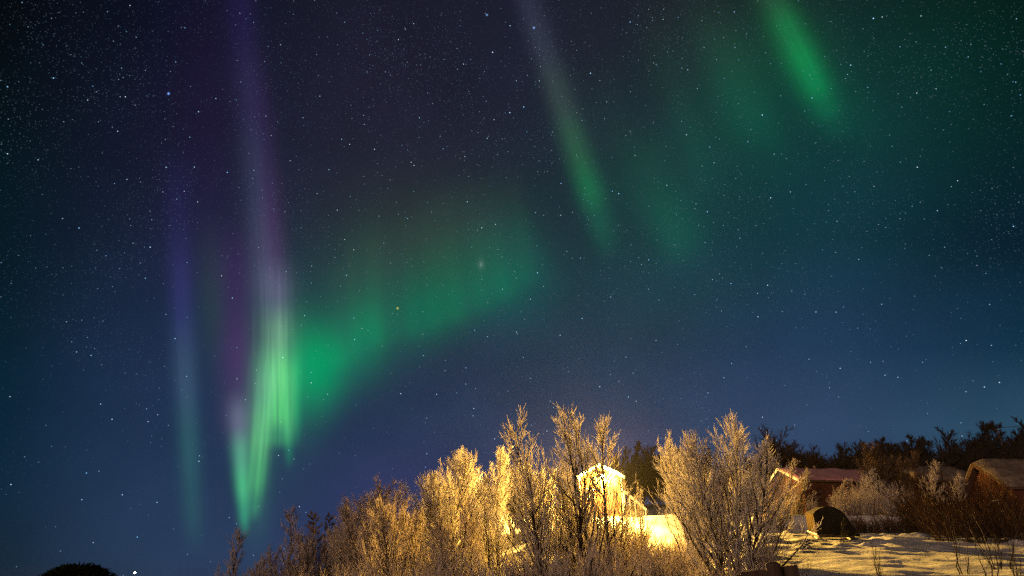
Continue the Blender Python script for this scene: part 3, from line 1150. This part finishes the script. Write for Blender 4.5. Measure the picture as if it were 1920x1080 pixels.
# --- key birches, near to far
tree_at('tallA', 1030, 958, 752, 20, 'tall bare birch with dark forked stems left of the floodlit cabin', rz=1.0)
tree_at('tallB', 1104, 1046, 766, 22, 'tall slender frosted birch in front of the floodlit cabin wall', rz=.4)
tree_at('slim', 1142, 1122, 772, 24, 'slim frosted birch with one straight stem crossing the lamp glare', rz=2.6)
tree_at('bushy', 1366, 1340, 748, 19, 'broad bushy birch with golden frosted twigs right of the lit yard', rz=3.9, wide=.95)
tree_at('full', 1304, 1290, 806, 25, 'golden frosted birch standing behind the bushy one beside the bright yard', rz=3.0, wide=.62)
tree_at('full2', 1388, 1390, 868, 47, 'pale frosted birch in front of the dark shed', rz=3.0, wide=.8)
tree_at('full', 838, 824, 836, 30, 'golden frosted birch with a pointed top in the middle of the thicket', rz=.5, wide=.95)
tree_at('full2', 905, 905, 834, 38, 'bright yellow frosted birch left of the forked dark birch', rz=1.5)
tree_at('full', 960, 972, 838, 43, 'bright yellow birch right behind the forked dark birch', rz=4.1)
tree_at('full2', 1010, 1008, 872, 45, 'low bright yellow birch between the forked birch and the cabin', rz=2.2)
tree_at('full', 880, 872, 862, 46, 'rounded yellow birch at the back of the thicket', rz=5.0)
tree_at('tallB', 775, 785, 900, 33, 'frosted birch left of the pointed golden birch', rz=5.6)
tree_at('brown', 722, 715, 878, 25, 'brownish birch with a double pointed top left in the thicket', rz=.2)
tree_at('brown2', 690, 678, 908, 27, 'brown frosted birch leaning on the double topped one', rz=2.9)
tree_at('full', 648, 632, 948, 31, 'birch with a pale glowing tip near the left end of the thicket', rz=1.3, wide=.7)
tree_at('brown2', 600, 590, 985, 27, 'dull brown birch near the left end of the thicket', rz=3.7)
tree_at('thin', 560, 556, 942, 28, 'thin wispy birch standing above the left slope of the thicket', rz=.0)
tree_at('brown', 545, 528, 1010, 25, 'low dark brown birch at the left end of the thicket', rz=.9)
tree_at('thin', 452, 446, 984, 27, 'lone thin dark birch at the left foot of the thicket', rz=2.1)
tree_at('thin', 495, 490, 1035, 24, 'short thin birch between the lone one and the thicket', rz=4.1)
tree_at('darkC', 592, 590, 952, 58, 'dark bare tree peeping over the left of the thicket', 'bare_tree', rz=1.0)
tree_at('darkC', 617, 617, 958, 60, 'second dark bare tree peeping over beside the pale glowing tip', 'bare_tree', rz=3.0)
tree_at('brown2', 760, 760, 930, 22, 'brown birch in front of the double topped birch', rz=5.2)
tree_at('brown', 845, 850, 920, 21, 'brown stemmed birch before the pointed golden birch', rz=4.0)
tree_at('tallB', 930, 925, 900, 26, 'fine twigged birch under the bright yellow ones', rz=3.3)
tree_at('tallB', 1075, 1078, 862, 33, 'small frosted birch before the left corner of the cabin', rz=1.9, wide=1.1)
tree_at('slim', 1160, 1166, 880, 29, 'small slender birch before the right half of the cabin wall', rz=5.1, wide=1.2)
tree_at('tallA', 1205, 1200, 900, 30, 'small frosted birch at the right corner of the cabin', rz=3.3, wide=.5)
tree_at('full', 1432, 1436, 872, 46, 'pale gold birch between the bushy birch and the red house', rz=1.1, wide=.8)
tree_at('thin', 1490, 1490, 850, 40, 'thin brown birch before the left end of the red house', rz=1.4)
tree_at('dusky', 1668, 1660, 814, 42, 'brown lit birch in front of the right end of the pink roof', rz=2.4, wide=1.0)
tree_at('dusky', 1712, 1706, 822, 44, 'reddish brown birch right of the pink roof', rz=.7, wide=.85)
tree_at('thin', 1760, 1752, 850, 36, 'thin bare birch before the snow loaded outbuilding', rz=1.4)

tree_at('brown', 1450, 1452, 902, 37, 'low greyish birch standing between the bushy birch and the trailer', rz=2.2, wide=.8)  # set on the bank to shade the snow at right from the floodlight
tree_at('brown2', 1478, 1480, 925, 37.6, 'lowest greyish birch added as a shade caster just left of the trailer', rz=4.4, wide=.9)  # added beside it to widen that shade on the snow
tree_at('thin', 1515, 1512, 868, 43, 'sparse frosted birch screening the lit gable of the long red house', rz=3.1, wide=1.3)
tree_at('thin', 1588, 1592, 885, 40, 'short sparse frosted birch before the red house wall right of the trailer', rz=.8, wide=1.2)
tree_at('slim', 1636, 1640, 862, 41, 'slender golden birch before the right part of the pink roof', rz=1.8, wide=1.1)
tree_at('thin', 1800, 1796, 872, 34, 'sparse birch rising from the brown shrubs before the outbuilding', rz=2.8, wide=1.2)
# --- dark trees behind
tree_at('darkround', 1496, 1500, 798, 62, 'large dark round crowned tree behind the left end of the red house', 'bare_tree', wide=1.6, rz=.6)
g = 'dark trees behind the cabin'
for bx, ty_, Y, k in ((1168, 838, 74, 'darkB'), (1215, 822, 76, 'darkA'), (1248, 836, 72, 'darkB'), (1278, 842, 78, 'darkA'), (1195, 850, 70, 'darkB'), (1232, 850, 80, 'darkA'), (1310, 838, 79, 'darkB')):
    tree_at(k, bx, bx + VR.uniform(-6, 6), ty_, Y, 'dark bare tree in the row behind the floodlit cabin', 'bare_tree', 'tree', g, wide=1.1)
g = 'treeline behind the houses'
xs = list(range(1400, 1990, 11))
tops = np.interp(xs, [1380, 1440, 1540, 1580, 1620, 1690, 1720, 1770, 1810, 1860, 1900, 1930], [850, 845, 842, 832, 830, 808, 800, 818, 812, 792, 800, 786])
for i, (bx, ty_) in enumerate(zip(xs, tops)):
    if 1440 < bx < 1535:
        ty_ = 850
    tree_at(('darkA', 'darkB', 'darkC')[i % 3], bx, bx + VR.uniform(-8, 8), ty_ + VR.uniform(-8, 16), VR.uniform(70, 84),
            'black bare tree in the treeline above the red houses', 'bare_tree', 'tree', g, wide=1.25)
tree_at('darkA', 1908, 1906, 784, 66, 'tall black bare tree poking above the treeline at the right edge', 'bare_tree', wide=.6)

# --- shrubs in the thicket (dense band along the bottom)
g = 'shrubs in the birch thicket'
for i in range(50):
    bx = VR.uniform(500, 1330)
    Y = VR.uniform(12, 34)
    d_ = ray(bx, 1060)
    x = d_[0] / d_[1] * Y
    z = gz(x, Y)
    lim = np.interp(bx, [500, 620, 800, 1000, 1180, 1250, 1330], [1062, 1030, 1000, 985, 985, 1010, 1000])
    top = P(bx, lim + VR.uniform(0, 55), Y)[2]
    H = max(.7, min(3.6, top - z))
    k = VR.choice(('shrubA', 'shrubB', 'shrubC', 'shrubD')) if Y > 18 else VR.choice(('shrubC', 'shrubD'))
    plant(k, 'shrub', (x, Y, z), H, 'leafless frosted shrub in the tangled thicket along the bottom', 'shrub', g, wide=VR.uniform(.9, 1.4))
for bx, Y, ty_ in ((1070, 36, 940), (1098, 38, 945), (1125, 36, 948), (1150, 38, 950), (1172, 36, 955), (1190, 37, 962), (1085, 30, 965), (1135, 30, 965), (1178, 30, 972), (1192, 27, 985), (1215, 30, 996), (1236, 26, 1004), (1262, 29, 1001), (1285, 27, 1000), (1205, 20, 1016), (1250, 18, 1022), (1295, 22, 1008),
                    (1180, 24, 1004), (1226, 22, 1008), (1248, 25, 1003), (1274, 23, 1006), (1305, 28, 1000), (1228, 17, 1030), (1275, 17, 1026), (1200, 34, 990), (1300, 33, 992)):
    d_ = ray(bx, 1060)
    x = d_[0] / d_[1] * Y
    z = gz(x, Y)
    plant(VR.choice(('shrubC', 'shrubD')), 'shrub', (x, Y, z), max(.6, P(bx, ty_, Y)[2] - z), 'leafless shrub in the brown belt just below the bright yard', 'shrub', 'shrubs below the bright yard', wide=1.2)
# shrubs behind, filling between birches near the lamp
g = 'shrubs on the lit slope below the cabin'
for i in range(22):
    bx = VR.uniform(760, 1190)
    Y = VR.uniform(36, 47)
    d_ = ray(bx, 1060)
    x = d_[0] / d_[1] * Y
    plant(VR.choice(('shrubA', 'shrubB')), 'shrub', (x, Y, gz(x, Y)), VR.uniform(1.6, 2.8), 'golden frosted shrub on the bright slope below the cabin', 'shrub', g, wide=VR.uniform(.9, 1.3))
# golden shrubs before the red house
g = 'frosted shrubs before the red house'
for bx, Y, H, k in ((1632, 41, 2.0, 'shrubC'), (1664, 40, 2.9, 'shrubC'), (1690, 40.5, 2.7, 'shrubA'), (1712, 41, 2.4, 'shrubC'), (1738, 40, 2.2, 'shrubC'), (1605, 39, 1.3, 'shrubD'), (1640, 39.4, 1.6, 'shrubC'),
                    (1618, 38.8, 1.6, 'shrubD'), (1655, 38.6, 1.5, 'shrubD'), (1700, 38.5, 1.6, 'shrubD'), (1492, 42, 1.5, 'shrubA'), (1520, 44, 2.4, 'shrubC'), (1512, 43, 1.6, 'shrubC'), (1545, 42.5, 1.2, 'shrubC')):
    x = ray(bx, 1060)[0] / ray(bx, 1060)[1] * Y
    plant(k, 'shrub', (x, Y, gz(x, Y)), H, 'frosted shrub in the hedge like row before the red house', 'shrub', g)
g = 'dark shrubs under the snow bank'
for bx, Y, H in ((1600, 36.4, 1.0), (1622, 36.0, 1.3), (1645, 36.3, 1.2), (1668, 35.8, 1.3), (1690, 36.2, 1.2), (1712, 35.6, 1.3), (1735, 35.2, 1.3), (1480, 36.6, .9), (1757, 34.5, 1.4)):
    x = ray(bx, 1060)[0] / ray(bx, 1060)[1] * Y
    plant('shrubE', 'shrub', (x, Y, gz(x, Y)), H, 'small dark leafless shrub along the foot of the snow bank', 'shrub', g, wide=1.3)
g = 'brown shrubs before the gabled house'
for bx, Y, H, k in ((1770, 34, 3.2, 'shrubE'), (1800, 33, 3.0, 'shrubE'), (1830, 31, 3.0, 'shrubE'), (1858, 32, 2.8, 'shrubE'), (1885, 30, 3.0, 'shrubE'), (1915, 31, 2.8, 'shrubE'), (1790, 28, 2.2, 'shrubE'), (1845, 27, 2.0, 'shrubE'), (1900, 26, 2.0, 'shrubE'),
                    (1765, 39, 3.0, 'shrubE'), (1798, 39.5, 3.2, 'shrubE'), (1825, 39, 3.0, 'shrubE'), (1740, 35.5, 2.4, 'shrubE'), (1940, 28, 2.4, 'shrubE')):
    x = ray(bx, 1060)[0] / ray(bx, 1060)[1] * Y
    plant(k, 'shrub', (x, Y, gz(x, Y)), H, 'brown leafless shrub in the thicket before the gabled red house', 'shrub', g)
# shrubs at the foot of the bushy birch
g = 'shrubs under the bushy birch'
for bx, Y, H, k in ((1280, 20, 1.9, 'shrubC'), (1310, 18, 1.7, 'shrubD'), (1345, 17, 1.6, 'shrubC'), (1400, 20, 1.6, 'shrubC'), (1425, 19, 1.1, 'shrubD'), (1250, 17, 1.6, 'shrubD'), (1225, 21, 2.0, 'shrubC'), (1390, 15, 1.0, 'shrubD'), (1442, 16, .9, 'shrubC')):
    x = ray(bx, 1060)[0] / ray(bx, 1060)[1] * Y
    plant(k, 'shrub', (x, Y, gz(x, Y)), H, 'leafless shrub at the foot of the broad bushy birch', 'shrub', g)


def sap(kind, bx, tx_, ty_, Y, label):
    return tree_at(kind, bx, tx_, ty_, Y, label, 'sapling', 'sapling')


sap('sapling', 1805, 1792, 965, 13, 'thin bare sapling with dark twigs in the snow at lower right')
sap('sapling', 1850, 1838, 985, 12.5, 'bare sapling standing alone right of the lumpy snow')
sap('sapling2', 1640, 1630, 1012, 14, 'small bare sapling on the lumpy snow right of the trailer')
sap('sapling2', 1500, 1508, 1040, 15, 'small twiggy sapling on the snow below the trailer')
sap('sapling2', 1590, 1597, 968, 27, 'twiggy sapling against the right side of the trailer')
sap('sapling2', 1880, 1872, 955, 17, 'spreading bare sapling before the dark brown shrubs')

sap('sapling2', 1892, 1886, 1008, 11.5, 'twiggy bare sapling standing in the snow at the bottom right corner')
d_ = ray(150, 1070)
x = d_[0] / d_[1] * 22
plant('juniper', 'juniper_bush', (x, 22, gz(x, 22)), P(150, 1066, 22)[2] - gz(x, 22), 'black rounded evergreen bush silhouetted at the bottom left corner', 'bush', wide=1.5)

# power cable from a pole hidden in the treeline toward the right
pa = P(1868, 803, 70)
z0 = gz(pa[0], 70)
up = thing('utility_pole', (pa[0], 70, z0), 'slim wooden utility pole hidden among the dark treeline trees', 'utility pole')
b = MB()
b.tube((0, 0, -.5), (0, 0, pa[2] - z0), .10, .07)
b.build('pole', M['wood'], up)
b = MB()
b.bar((-.5, 0, pa[2] - z0 - .25), (.5, 0, pa[2] - z0 - .25), .08, .1)
b.build('cross_arm', M['wood'], up)
pb = P(2150, 752, 62)
pts = []
for i in range(13):
    f_ = i / 12
    q_ = pa * (1 - f_) + pb * f_
    q_[2] -= .8 * 4 * f_ * (1 - f_) * .5
    pts.append(q_)
b = MB()
for a_, c_ in zip(pts[:-1], pts[1:]):
    b.tube(a_ - pa, c_ - pa, .03, .03, 5)
o = b.build('power_cable', M['black'])
o.location = tuple(pa)
tag(o, 'thin dark power cable crossing the sky above the treeline at right', 'cable')

# ------------------------------------------------------------------ thin haze, added to imitate lens bloom round the lamp
HAZE_DENSITY = 0.000035
hb = MB()
hb.box(-3900, 3900, -3900, 3900, -17, 30)
hm, hq = new_mat('bloom_haze')
pv = hq.node('ShaderNodeVolumePrincipled')
pv.inputs['Color'].default_value = (.9, .92, .95, 1)
pv.inputs['Density'].default_value = HAZE_DENSITY
pv.inputs['Anisotropy'].default_value = .55
ho = hq.node('ShaderNodeOutputMaterial')
hm.node_tree.links.new(pv.outputs[0], ho.inputs['Volume'])
hz_o = hb.build('haze', hm)
tag(hz_o, 'thin added haze standing in for lens glow around the floodlight', None, None, 'stuff')
